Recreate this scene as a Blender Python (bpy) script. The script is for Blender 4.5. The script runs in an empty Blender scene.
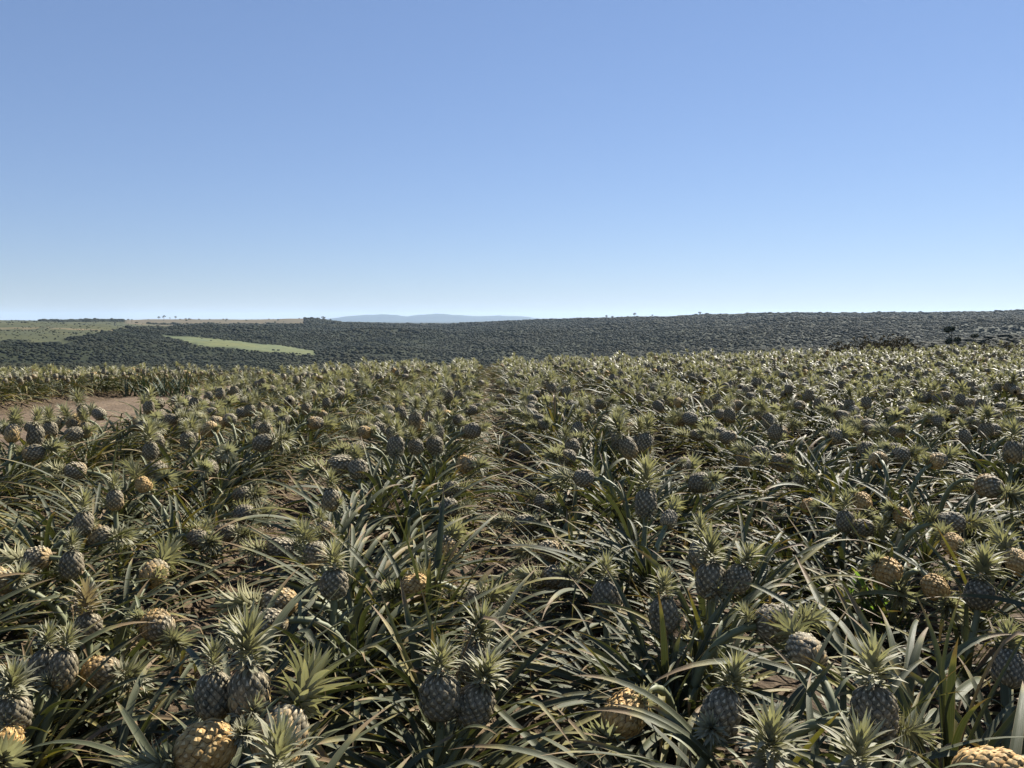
import bpy, math, random
import numpy as np
from mathutils import Vector, Matrix, Quaternion

SC = bpy.context.scene
COL = SC.collection
R = math.radians
RNG = np.random.default_rng(7)
random.seed(7)

# ------------------------------------------------------------------ camera
EYE, F, CX, CY, HOR = 1.5, 810.0, 512.0, 384.0, 320.0
PITCH = math.atan((CY - HOR) / F)
cam = bpy.data.cameras.new('camera')
camo = bpy.data.objects.new('camera', cam)
COL.objects.link(camo)
cam.sensor_width = 36.0
cam.lens = F / 1024 * 36.0
cam.clip_start = 0.05
cam.clip_end = 60000
camo.location = (0, 0, EYE)
camo.rotation_euler = (math.pi / 2 - PITCH, 0, 0)
SC.camera = camo

def ray(px, py):
    v = Vector(((px - CX) / F, -(py - CY) / F, -1.0))
    return (camo.rotation_euler.to_matrix() @ v).normalized()

def hashn(i, j, s):
    h = (i.astype(np.int64) * 374761393 + j.astype(np.int64) * 668265263 + s * 1274126177) & 0xffffffff
    h = ((h ^ (h >> 13)) * 1274126177) & 0xffffffff
    h = h ^ (h >> 16)
    return (h & 0xffff) / 65535.0

def vnoise(x, y, s=0):
    x = np.asarray(x, float); y = np.asarray(y, float)
    i = np.floor(x); j = np.floor(y); fx = x - i; fy = y - j
    fx = fx * fx * (3 - 2 * fx); fy = fy * fy * (3 - 2 * fy)
    a = hashn(i, j, s); b = hashn(i + 1, j, s); c = hashn(i, j + 1, s); d = hashn(i + 1, j + 1, s)
    return (a * (1 - fx) + b * fx) * (1 - fy) + (c * (1 - fx) + d * fx) * fy

def fbm(x, y, s=0, o=4):
    t = 0; a = .5; n = 0
    for k in range(o):
        t = t + a * vnoise(x * 2 ** k, y * 2 ** k, s + k); n += a; a *= .5
    return t / n

def sstep(a, b, x):
    t = np.clip((x - a) / (b - a), 0, 1)
    return t * t * (3 - 2 * t)

PITCHX, GAP0, GAPB = 1.5, 0.20, -.038      # row pitch, the central furrow and its heading
TRACK = (-9.05, -5.0)
def G(x, y):
    """height of the field's ground"""
    x = np.asarray(x, float); y = np.asarray(y, float)
    s = np.clip(y / 25, 0, 2) ** 2
    s = np.where(y > 25, 1 + (y - 25) * .08, s)
    z = s * (-0.48 + 0.023 * np.clip(x, -30, 30))
    z = z - np.where(y > 26, 0.012 * (y - 26) ** 1.7, 0)
    ph = (x - GAP0 - GAPB * y) / PITCHX
    bed = .5 - .5 * np.cos(2 * np.pi * ph)
    intrack = sstep(TRACK[0] - .3, TRACK[0] + .2, x) * (1 - sstep(TRACK[1] - .2, TRACK[1] + .3, x))
    return z + .19 * bed * (1 - intrack)

def hit(px, py, h):
    """point on the ray of a pixel that is h above the field's ground"""
    d = ray(px, py); t = 3.0
    for _ in range(40):
        p = Vector((0, 0, EYE)) + d * t
        g = float(G(p.x, p.y)) + h
        t += (p.z - g) / max(-d.z, .02) * .8
    return Vector((0, 0, EYE)) + d * t

# ------------------------------------------------------------------ mesh helpers
class MB:
    def __init__(s):
        s.v = []; s.q = []; s.t = []; s.uv = []; s.at = []; s.n = 0
    def add(s, v, q=None, t=None, uv=None, at=None):
        v = np.asarray(v, float).reshape(-1, 3); m = len(v)
        s.v.append(v)
        if q is not None and len(q): s.q.append(np.asarray(q, int).reshape(-1, 4) + s.n)
        if t is not None and len(t): s.t.append(np.asarray(t, int).reshape(-1, 3) + s.n)
        s.uv.append(np.zeros((m, 2)) if uv is None else np.asarray(uv, float).reshape(-1, 2))
        s.at.append(np.zeros((m, 4)) if at is None else np.broadcast_to(np.asarray(at, float).reshape(-1, 4), (m, 4)))
        s.n += m
    def arrays(s):
        v = np.concatenate(s.v) if s.v else np.zeros((0, 3))
        q = np.concatenate(s.q) if s.q else np.zeros((0, 4), int)
        t = np.concatenate(s.t) if s.t else np.zeros((0, 3), int)
        return v, q, t, np.concatenate(s.uv), np.concatenate(s.at)
    def mesh(s, name, mat, smooth=True):
        return mk_mesh(name, *s.arrays(), mat, smooth)

def mk_mesh(name, v, q, t, uv, at, mat, smooth=True):
    me = bpy.data.meshes.new(name)
    nq, nt = len(q), len(t)
    me.vertices.add(len(v)); me.vertices.foreach_set('co', v.astype(np.float32).ravel())
    loops = np.concatenate([q.ravel(), t.ravel()]).astype(np.int32)
    me.loops.add(len(loops)); me.loops.foreach_set('vertex_index', loops)
    me.polygons.add(nq + nt)
    st = np.concatenate([np.arange(nq) * 4, nq * 4 + np.arange(nt) * 3]).astype(np.int32)
    me.polygons.foreach_set('loop_start', st)
    try:
        me.polygons.foreach_set('loop_total', np.concatenate([np.full(nq, 4), np.full(nt, 3)]).astype(np.int32))
    except Exception: pass
    a = me.attributes.new('uvp', 'FLOAT_VECTOR', 'POINT')
    a.data.foreach_set('vector', np.column_stack([uv, np.zeros(len(v))]).astype(np.float32).ravel())
    a = me.attributes.new('att', 'FLOAT_COLOR', 'POINT')
    a.data.foreach_set('color', at.astype(np.float32).ravel())
    me.update(calc_edges=True)
    me.polygons.foreach_set('use_smooth', np.full(nq + nt, smooth))
    if mat: me.materials.append(mat)
    return me

def link(name, data, parent=None, loc=(0, 0, 0), rot=None, scale=None):
    o = bpy.data.objects.new(name, data)
    COL.objects.link(o)
    o.parent = parent
    o.location = loc
    if rot is not None:
        if isinstance(rot, Quaternion):
            o.rotation_mode = 'QUATERNION'; o.rotation_quaternion = rot
        else: o.rotation_euler = rot
    if scale is not None: o.scale = (scale,) * 3 if isinstance(scale, (int, float)) else scale
    return o

def tag(o, label=None, cat=None, group=None, kind=None):
    if label: o['label'] = label
    if cat: o['category'] = cat
    if group: o['group'] = group
    if kind: o['kind'] = kind
    return o

# ------------------------------------------------------------------ node helper
class N:
    def __init__(s, name):
        s.m = bpy.data.materials.new(name); s.m.use_nodes = True
        s.t = s.m.node_tree; s.t.nodes.clear()
        s.out = s.t.nodes.new('ShaderNodeOutputMaterial')
    def n(s, typ, **k):
        nd = s.t.nodes.new(typ)
        for a, b in k.items(): setattr(nd, a, b)
        return nd
    def put(s, sock, v):
        if v is None: return
        if isinstance(v, bpy.types.NodeSocket): s.t.links.new(v, sock)
        elif isinstance(v, (tuple, list)) and len(v) == 3 and sock.type == 'RGBA': sock.default_value = (*v, 1)
        else: sock.default_value = v
    def math(s, op, a, b=None, c=None, clamp=False):
        nd = s.n('ShaderNodeMath', operation=op, use_clamp=clamp)
        for i, x in enumerate((a, b, c)):
            if x is not None: s.put(nd.inputs[i], x)
        return nd.outputs[0]
    def mix(s, f, a, b, bt='MIX'):
        nd = s.n('ShaderNodeMix', data_type='RGBA', blend_type=bt)
        s.put(nd.inputs[0], f); s.put(nd.inputs[6], a); s.put(nd.inputs[7], b)
        return nd.outputs[2]
    def noise(s, vec, scale, detail=3, rough=.55, dim='3D'):
        nd = s.n('ShaderNodeTexNoise', noise_dimensions=dim)
        if vec is not None: s.put(nd.inputs['Vector'], vec)
        nd.inputs['Scale'].default_value = scale; nd.inputs['Detail'].default_value = detail
        nd.inputs['Roughness'].default_value = rough
        return nd.outputs[0]
    def ramp(s, f, stops):
        nd = s.n('ShaderNodeValToRGB'); s.put(nd.inputs[0], f)
        e = nd.color_ramp.elements
        while len(e) < len(stops): e.new(.5)
        for k, (p, c) in enumerate(stops):
            e[k].position = p; e[k].color = (c, c, c, 1) if isinstance(c, (int, float)) else (*c, 1)
        return nd.outputs[0]
    def step(s, a, b, x):
        nd = s.n('ShaderNodeMapRange', interpolation_type='SMOOTHSTEP')
        s.put(nd.inputs[0], x); s.put(nd.inputs[1], a); s.put(nd.inputs[2], b)
        return nd.outputs[0]
    def attr(s, name):
        return s.n('ShaderNodeAttribute', attribute_name=name)
    def att(s):
        a = s.attr('att'); sp = s.n('ShaderNodeSeparateColor'); s.t.links.new(a.outputs['Color'], sp.inputs[0])
        return sp.outputs[0], sp.outputs[1], sp.outputs[2], a.outputs['Alpha']
    def uv(s):
        a = s.attr('uvp'); sp = s.n('ShaderNodeSeparateXYZ'); s.t.links.new(a.outputs['Vector'], sp.inputs[0])
        return a.outputs['Vector'], sp.outputs[0], sp.outputs[1]
    def comb(s, x, y, z):
        nd = s.n('ShaderNodeCombineXYZ')
        for i, a in enumerate((x, y, z)): s.put(nd.inputs[i], a)
        return nd.outputs[0]
    def bump(s, h, strength=.5, dist=.01):
        nd = s.n('ShaderNodeBump'); nd.inputs['Strength'].default_value = strength
        nd.inputs['Distance'].default_value = dist; s.put(nd.inputs['Height'], h)
        return nd.outputs[0]
    def bsdf(s, col, rough=.6, spec=.4, nrm=None, trans=0, tcol=None):
        b = s.n('ShaderNodeBsdfPrincipled')
        s.put(b.inputs['Base Color'], col); s.put(b.inputs['Roughness'], rough)
        s.put(b.inputs['Specular IOR Level'], spec)
        if nrm is not None: s.put(b.inputs['Normal'], nrm)
        o = b.outputs[0]
        if trans:
            tr = s.n('ShaderNodeBsdfTranslucent'); s.put(tr.inputs[0], tcol if tcol is not None else col)
            mx = s.n('ShaderNodeMixShader'); s.put(mx.inputs[0], trans)
            s.t.links.new(o, mx.inputs[1]); s.t.links.new(tr.outputs[0], mx.inputs[2]); o = mx.outputs[0]
        s.t.links.new(o, s.out.inputs[0])
        return s.m

# ------------------------------------------------------------------ materials
def mat_leaf(name, g1, g2, silver, tipc, trans, back=.2, spec=.12, rough=.48, tip0=.84, objrand=True, tmul=(1.5, 1.6, .7)):
    m = N(name)
    rnd, age, prnd, _ = m.att()               # per leaf, per leaf age, per plant
    vec, u, v = m.uv()
    if objrand:
        oi = m.n('ShaderNodeObjectInfo'); pr = oi.outputs['Random']
    else: pr = prnd
    base = m.mix(rnd, g1, g2)
    base = m.mix(m.math('MULTIPLY', pr, .45), base, tuple(c * 1.35 for c in g2))
    st = m.noise(m.comb(m.math('MULTIPLY', u, 9), m.math('MULTIPLY', v, 1.6), m.math('MULTIPLY', rnd, 90)), 1.0, 3)
    base = m.mix(m.step(.35, .75, st), base, m.mix(.5, base, silver))
    blot = m.noise(m.comb(m.math('MULTIPLY', u, 1.5), m.math('MULTIPLY', v, 7), m.math('MULTIPLY', rnd, 33)), 1.0, 4, .7)
    # old leaves turn yellow, then tan
    yel = m.mix(blot, (.25, .20, .055), (.14, .14, .045))
    base = m.mix(m.step(.62, .8, m.math('ADD', age, m.math('MULTIPLY', m.math('SUBTRACT', blot, .5), .25))), base, yel)
    dead = m.mix(blot, (.26, .18, .10), (.13, .08, .05))
    base = m.mix(m.step(.86, .93, age), base, dead)
    # dry tips
    tp = m.math('ADD', v, m.math('ADD', m.math('MULTIPLY', m.math('SUBTRACT', blot, .5), .12), m.math('MULTIPLY', m.math('SUBTRACT', rnd, .5), .16)))
    base = m.mix(m.step(tip0 - .07, tip0, tp), base, m.mix(.6, (.42, .34, .12), base))
    base = m.mix(m.step(tip0, tip0 + .05, tp), base, tipc)
    # thin reddish margins
    ed = m.math('ABSOLUTE', m.math('SUBTRACT', u, .5))
    base = m.mix(m.math('MULTIPLY', m.step(.43, .5, ed), .5), base, (.30, .22, .13))
    geo = m.n('ShaderNodeNewGeometry')
    base = m.mix(m.math('MULTIPLY', geo.outputs['Backfacing'], back), base, silver)
    rg = m.math('ADD', rough - .06, m.math('MULTIPLY', blot, .22))
    nb = m.bump(m.noise(m.comb(m.math('MULTIPLY', u, 30), m.math('MULTIPLY', v, 3), rnd), 1.0, 2), .25, .004)
    tc = m.mix(1.0, base, tmul, 'MULTIPLY')
    return m.bsdf(base, rg, spec, nb, trans, tc)

LEAF = dict(g1=(.012, .018, .006), g2=(.064, .072, .031), silver=(.130, .135, .092), tipc=(.20, .13, .065), trans=.10)
M_leaf = mat_leaf('pineapple_leaf', **LEAF)
M_leaf_far = mat_leaf('pineapple_leaf_distant', objrand=False, **LEAF)
CROWN = dict(back=.5, spec=.2, g1=(.095, .098, .045), g2=(.31, .29, .165), silver=(.36, .35, .26), tipc=(.32, .27, .17), trans=.27, tip0=.93, rough=.46, tmul=(1.06, 1.1, .70))
M_crown = mat_leaf('crown_leaf', **CROWN)
M_crown_far = mat_leaf('crown_leaf_distant', objrand=False, **CROWN)
M_crown_dry = mat_leaf('crown_leaf_dry', **dict(CROWN, g1=(.17, .12, .075), g2=(.27, .20, .12)))
M_weed = mat_leaf('weed_leaf', (.08, .16, .03), (.14, .22, .05), (.16, .22, .1), (.14, .16, .05), .3)
M_darkleaf = mat_leaf('dark_leaf', (.02, .04, .02), (.04, .06, .03), (.08, .10, .07), (.2, .14, .08), .06)
M_straw = mat_leaf('straw', (.42, .34, .16), (.50, .42, .22), (.5, .44, .28), (.4, .3, .16), .2)

def mat_fruit(name, far=False):
    m = N(name)
    eye, h, rnd, aa = m.att()
    if far: rip = aa; pr = rnd
    else:
        oi = m.n('ShaderNodeObjectInfo'); sp = m.n('ShaderNodeSeparateColor'); m.t.links.new(oi.outputs['Color'], sp.inputs[0])
        rip = sp.outputs[0]; pr = rnd
    tc = m.n('ShaderNodeTexCoord').outputs['Object']
    nz = m.noise(tc, 60, 3)
    loc = m.math('ADD', m.math('SUBTRACT', m.math('MULTIPLY', rip, 1.9), m.math('MULTIPLY', h, .75)), m.math('MULTIPLY', m.math('SUBTRACT', pr, .5), .35), clamp=False)
    green = m.mix(pr, (.095, .084, .048), (.21, .172, .108))
    gold = m.mix(pr, (.38, .21, .055), (.50, .32, .11))
    sk = m.mix(m.step(.25, 1.0, loc), green, gold)
    sk = m.mix(m.math('MULTIPLY', nz, .35), sk, (.20, .17, .12))
    bract = m.mix(m.step(.2, 1.0, loc), (.42, .365, .25), (.54, .38, .17))
    c = m.mix(m.step(.45, .62, eye), m.mix(.72, sk, (.035, .03, .018)), sk)
    c = m.mix(m.step(.78, .95, eye), c, bract)
    return m.bsdf(c, .68, .2, m.bump(nz, .4, .003))
M_fruit = mat_fruit('pineapple_skin'); M_fruit_far = mat_fruit('pineapple_skin_distant', True)

m = N('stalk'); M_stalk = m.bsdf(m.mix(m.noise(m.n('ShaderNodeTexCoord').outputs['Object'], 40), (.10, .12, .05), (.17, .17, .09)), .6)

def mat_soil(name, c1, c2, c3, sc=1.0):
    m = N(name)
    p = m.n('ShaderNodeTexCoord').outputs['Object']
    n1 = m.noise(p, .6 * sc, 5, .6); n2 = m.noise(p, 7 * sc, 5, .65); n3 = m.noise(p, 60 * sc, 4, .7)
    vo = m.n('ShaderNodeTexVoronoi', feature='F1'); m.put(vo.inputs['Vector'], p); vo.inputs['Scale'].default_value = 26 * sc
    c = m.mix(m.step(.3, .7, n1), c1, c2)
    c = m.mix(m.step(.4, .7, n2), c, c3)
    c = m.mix(m.step(.52, .75, n3), c, tuple(x * 1.5 for x in c2))
    # scraps of dry leaf trodden into the earth
    lit = m.noise(m.comb(*[m.math('MULTIPLY', o, k) for o, k in zip(sepxyz(m, p), (14, 50, 1))]), 1.0, 2, .6)
    c = m.mix(m.math('MULTIPLY', m.step(.64, .70, lit), .7), c, (.25, .20, .14))
    hgt = m.math('ADD', m.math('MULTIPLY', n2, .8), m.math('ADD', m.math('MULTIPLY', n3, .35), m.math('MULTIPLY', vo.outputs[0], .5)))
    return m.bsdf(c, .92, .15, m.bump(hgt, .9, .03))
def sepxyz(m, p):
    sp = m.n('ShaderNodeSeparateXYZ'); m.t.links.new(p, sp.inputs[0]); return sp.outputs
M_soil = mat_soil('field_soil', (.070, .049, .030), (.110, .079, .049), (.050, .035, .022))
M_track = mat_soil('track_earth', (.115, .082, .054), (.150, .110, .072), (.09, .064, .042), .7)

# ------------------------------------------------------------------ leaf ribbons
def ribbons(mb, base, az, e0, droop, length, width, seg=10, cross=4, channel=.26, power=1.6,
            bend=None, twist=None, rnd=None, age=None, prnd=0., kink=None, floor=None, basew=.8, tip=2.4, wmax=.35):
    base = np.atleast_2d(base).astype(float); L = len(az)
    S = np.linspace(0, 1, seg + 1)[None, :]
    az = np.asarray(az)[:, None]; e0 = np.asarray(e0)[:, None]; droop = np.asarray(droop)[:, None]
    bend = np.zeros((L, 1)) if bend is None else np.asarray(bend)[:, None]
    twist = np.zeros((L, 1)) if twist is None else np.asarray(twist)[:, None]
    e = e0 - droop * S ** power
    if kink is not None:
        ks, ka = kink
        e = e - np.asarray(ka)[:, None] * sstep(0, .07, S - np.asarray(ks)[:, None])
    a = az + bend * S ** 1.3
    T = np.stack([np.cos(e) * np.cos(a), np.cos(e) * np.sin(a), np.sin(e)], -1)
    ds = (np.asarray(length)[:, None] / seg)[..., None]
    mid = (T[:, 1:] + T[:, :-1]) / 2
    P = np.concatenate([np.zeros((L, 1, 3)), np.cumsum(mid * ds, 1)], 1) + base[:, None, :]
    side = np.stack([np.sin(a), -np.cos(a), np.zeros_like(a)], -1) + 0 * T
    nrm = np.cross(side, T)
    tw = (twist * S)[..., None]
    s2 = side * np.cos(tw) + nrm * np.sin(tw); n2 = -side * np.sin(tw) + nrm * np.cos(tw)
    W = np.asarray(width)[:, None] * (basew + (1 - basew) * np.clip(S / wmax, 0, 1)) * np.clip(1 - np.clip((S - wmax) / (1 - wmax), 0, 1) ** tip, 0, 1)
    W = np.maximum(W, 0.0006)
    U = np.linspace(-1, 1, cross + 1)
    ch = channel * (1 - .55 * S)
    V = (P[:, :, None, :] + s2[:, :, None, :] * (W[:, :, None] * .5 * U[None, None, :])[..., None]
         + n2[:, :, None, :] * ((np.abs(U) ** 1.5)[None, None, :] * (W * ch)[:, :, None])[..., None])
    if floor is not None:
        z = V[..., 2]; low = floor + .012 * (np.sin(V[..., 0] * 40) + 1)
        V[..., 2] = np.where(z < low, low + (z - low) * .04, z)
    nv = (seg + 1) * (cross + 1)
    i, j = np.meshgrid(np.arange(seg), np.arange(cross), indexing='ij')
    k = (i * (cross + 1) + j).ravel()
    q = np.stack([k, k + cross + 1, k + cross + 2, k + 1], -1)
    Q = (q[None] + (np.arange(L) * nv)[:, None, None])
    uv = np.zeros((L, seg + 1, cross + 1, 2)); uv[..., 0] = (U * .5 + .5)[None, None]; uv[..., 1] = S[..., None]
    at = np.ones((L, seg + 1, cross + 1, 4))
    at[..., 0] = (np.zeros(L) if rnd is None else rnd)[:, None, None]
    at[..., 1] = (np.zeros(L) if age is None else age)[:, None, None]
    at[..., 2] = prnd
    mb.add(V, q=Q, uv=uv, at=at)

GOLD = 2.39996
def rosette(mb, rg, n=34, lod=0, lean=0., spread=1., up=0., young=False, prnd=0.):
    k = np.arange(n); t = k / (n - 1)                         # 0 outer .. 1 inner
    az = k * GOLD + rg.normal(0, .22, n)
    e0 = R(14) + (R(66) - R(14)) * t ** 1.25 + rg.normal(0, .13, n) + up
    droop = (R(66) * (1 - .1 * t) + rg.normal(0, .35, n)) * (.55 if young else 1)
    length = (.84 - .22 * np.abs(t - .45) * 2) * rg.uniform(.72, 1.18, n) * spread
    width = rg.uniform(.025, .039, n) * (1 - .2 * t)
    if not lean and not young:                            # leaves comb out to both sides of the row
        d = (az + np.pi / 2) % np.pi - np.pi / 2
        az = az - d * .45 * (1 - .5 * t)
    # lean: swing the leaves round towards local +x
    if lean:
        d = (az + np.pi) % (2 * np.pi) - np.pi
        az = d * (1 - lean * .62)
        length = length * (1.0 + .22 * lean * np.cos(d)); e0 = e0 * .84 - .12 * lean * np.cos(d)
    r0 = .030 * (1 - t) + .004
    base = np.stack([np.cos(az) * r0, np.sin(az) * r0, .02 + .17 * t], -1)
    age = rg.uniform(0, .62, n); age[: n // 7] = rg.uniform(.75, 1.0, n // 7)
    x = rg.random(n) < .11; age[x] = rg.uniform(.7, .95, x.sum())
    kk = rg.random(n) < .13
    kink = (rg.uniform(.45, .8, n), np.where(kk, rg.uniform(.8, 1.9, n), 0))
    ribbons(mb, base, az, e0, np.clip(droop, .15, 2.2), length, width, seg=[16, 8, 5][lod], cross=[4, 2, 2][lod], channel=.24,
            power=1.7, bend=rg.normal(0, .28, n), twist=rg.normal(0, .5, n), rnd=rg.random(n), age=age, prnd=prnd, kink=kink,
            floor=.012)

def crown(mb, rg, n=64, lod=0, size=1., prnd=0.):
    k = np.arange(n); t = k / (n - 1)
    az = k * GOLD + rg.normal(0, .1, n)
    e0 = R(-16) + (R(80) - R(-16)) * t ** .85 + rg.normal(0, .08, n)
    droop = R(-24) * (1 - t) ** 2 + R(50) * (t * (1 - t)) * 4 * rg.uniform(.1, 1.4, n)
    length = (.045 + .085 * np.clip(t / .55, 0, 1) ** 1.0 - .03 * np.clip((t - .7) / .3, 0, 1)) * rg.uniform(.82, 1.15, n) * size
    width = (.0155 + .008 * np.sin(t * np.pi)) * rg.uniform(.85, 1.15, n) * size * (1, 1.3, 2.0)[lod]
    r0 = (.020 * (1 - t) + .003) * size
    base = np.stack([np.cos(az) * r0, np.sin(az) * r0, (-.004 + .100 * t) * size], -1)
    ribbons(mb, base, az, e0, droop, length, width, seg=[6, 3, 2][lod], cross=[2, 2, 1][lod], channel=.3, power=1.5,
            bend=rg.normal(0, .12, n), rnd=rg.random(n), age=rg.uniform(0, .5, n), prnd=prnd, basew=.85, tip=1.5, wmax=.22)

FL, FR = .172, .0635
def frad(s):                                   # barrel profile, s 0..1
    s = np.clip(s, 0, 1)
    return FR * (np.clip(1 - np.abs(2 * s - .96) ** 3.0, 0, 1) ** .62) * (1.04 - .10 * s) + .002

def fruit(mb, rg, m=11, rows=11, bodyonly=False, rip=0.):
    # hidden core that closes the gaps between the eyes
    ns, na = (14, 22) if not bodyonly else (9, 14)
    s = np.linspace(0, 1, ns + 1); th = np.arange(na) / na * 2 * np.pi
    rr = frad(s) * (.93 if not bodyonly else 1.0)
    V = np.stack([rr[:, None] * np.cos(th), rr[:, None] * np.sin(th), (s * FL)[:, None] + 0 * th], -1)
    q = []
    for i in range(ns):
        for j in range(na):
            q.append((i * na + j, i * na + (j + 1) % na, (i + 1) * na + (j + 1) % na, (i + 1) * na + j))
    at = np.zeros((ns + 1, na, 4)); at[..., 1] = s[:, None]; at[..., 3] = rip
    if bodyonly:
        at[..., 0] = rg.choice([.5, .74, .74, .95], (ns + 1, na)); at[..., 2] = rg.random((ns + 1, na))
    t = []
    mb.add(V, q=q, at=at)
    if bodyonly: return
    hs = 1.0 / rows
    for r in range(rows):
        sc = (r + .5) * hs
        for c in range(m):
            th0 = (c + .5 * (r % 2)) / m * 2 * np.pi + r * .035 + rg.normal(0, .012)
            hw = np.pi / m * .98; hh = hs * 1.28
            er = rg.random(); big = rg.uniform(.93, 1.07)
            # diamond-hexagon ring: outer, mid, centre
            ang = np.array([90, 38, -38, -90, -142, 142]) * np.pi / 180
            ux = np.array([0, .96, .96, 0, -.96, -.96]); uy = np.array([1, .36, -.36, -1, -.36, .36])
            def pt(a, b, rad):
                S_ = np.clip(sc + b * hh, .004, .996); rr_ = frad(S_) * rad
                T_ = th0 + a * hw
                return np.stack([rr_ * np.cos(T_), rr_ * np.sin(T_), S_ * FL + 0 * T_], -1)
            o = pt(ux, uy, .955); mi = pt(ux * .68, uy * .68, 1.025 * big); inn = pt(ux * .28, uy * .28 - .04, 1.045 * big)
            # pointed bract standing over the eye
            b0 = pt(np.array([-.34, .34]), np.array([-.18, -.18]), 1.045 * big); b1 = pt(np.array([rg.normal(0, .1)]), np.array([rg.uniform(.3, .6)]), rg.uniform(1.07, 1.12) * big)
            bm = pt(np.array([-.2, .2]), np.array([.16, .16]), 1.10 * big)
            ce = pt(np.array([0.]), np.array([-.04]), 1.03 * big)
            V = np.concatenate([o, mi, inn, ce, b0, bm, b1])
            at = np.full((len(V), 4), rip); at[:6, 0] = .2; at[6:12, 0] = .74; at[12:18, 0] = .66; at[18, 0] = .5; at[19:, 0] = 1.
            at[:, 1] = sc; at[:, 2] = er
            q = [(k, 6 + k, 6 + (k + 1) % 6, (k + 1) % 6) for k in range(6)] + [(6 + k, 12 + k, 12 + (k + 1) % 6, 6 + (k + 1) % 6) for k in range(6)]
            q.append((19, 20, 22, 21))
            t = [(12 + k, 18, 12 + (k + 1) % 6) for k in range(6)] + [(21, 22, 23)]
            mb.add(V, q=q, t=t, at=at)

def tube(mb, P, rad, na=8, at=(0, 0, 0, 1), cap=True):
    P = np.asarray(P, float); n = len(P); rad = np.broadcast_to(rad, (n,))
    T = np.gradient(P, axis=0); T /= np.linalg.norm(T, axis=1)[:, None] + 1e-9
    ref = np.array([0., 1., 0.]) if abs(T[0][1]) < .9 else np.array([1., 0., 0.])
    A = np.cross(T, ref); A /= np.linalg.norm(A, axis=1)[:, None]; B = np.cross(T, A)
    th = np.arange(na) / na * 2 * np.pi
    V = P[:, None] + rad[:, None, None] * (A[:, None] * np.cos(th)[None, :, None] + B[:, None] * np.sin(th)[None, :, None])
    q = [(i * na + j, i * na + (j + 1) % na, (i + 1) * na + (j + 1) % na, (i + 1) * na + j) for i in range(n - 1) for j in range(na)]
    mb.add(V, q=q, at=at)

def mk(fn, name, mat, *a, **k):
    mb = MB(); fn(mb, np.random.default_rng(k.pop('seed')), *a, **k); return mb.mesh(name, mat)

ROS = [mk(rosette, 'leaves', M_leaf, seed=100 + i, n=30 + (i * 3) % 8, spread=.80 + .05 * (i % 5)) for i in range(12)]
ROS_LEAN = [mk(rosette, 'leaves', M_leaf, seed=200 + i, n=38, lean=.50 + .09 * (i % 5), spread=.94) for i in range(8)]
ROS_UP = [mk(rosette, 'leaves', M_leaf, seed=300 + i, n=24, up=.42, young=True, spread=.95) for i in range(5)]
FRU = [mk(fruit, 'fruit', M_fruit, seed=400 + i, m=12 + i % 2, rows=11 + i % 2) for i in range(5)]
CRO = [mk(crown, 'crown', M_crown, seed=500 + i, n=62 + 6 * (i % 4), size=.78 + .055 * (i % 5)) for i in range(8)]
CRO_DRY = mk(crown, 'crown', M_crown_dry, seed=520, n=60)

# ------------------------------------------------------------------ one plant
def bez(p0, p1, p2, p3, n=9):
    t = np.linspace(0, 1, n)[:, None]
    return (1 - t) ** 3 * p0 + 3 * (1 - t) ** 2 * t * p1 + 3 * (1 - t) * t * t * p2 + t ** 3 * p3

def plan(tilt, az, scale, lift, rg):
    """fruit base, centre and direction relative to the plant's foot, in world axes"""
    T = R(tilt); A = R(az)
    D = np.array([math.sin(T) * math.cos(A), math.sin(T) * math.sin(A), math.cos(T)])
    L = FL * scale
    H = np.array([math.cos(A), math.sin(A), 0.])
    out = .05 + .16 * math.sin(min(T, R(100))) 
    C = H * (out + abs(D[0] * H[0] + D[1] * H[1]) * L * .5) + np.array([0, 0, lift])
    B = C - D * L / 2
    return B, C, D

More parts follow.
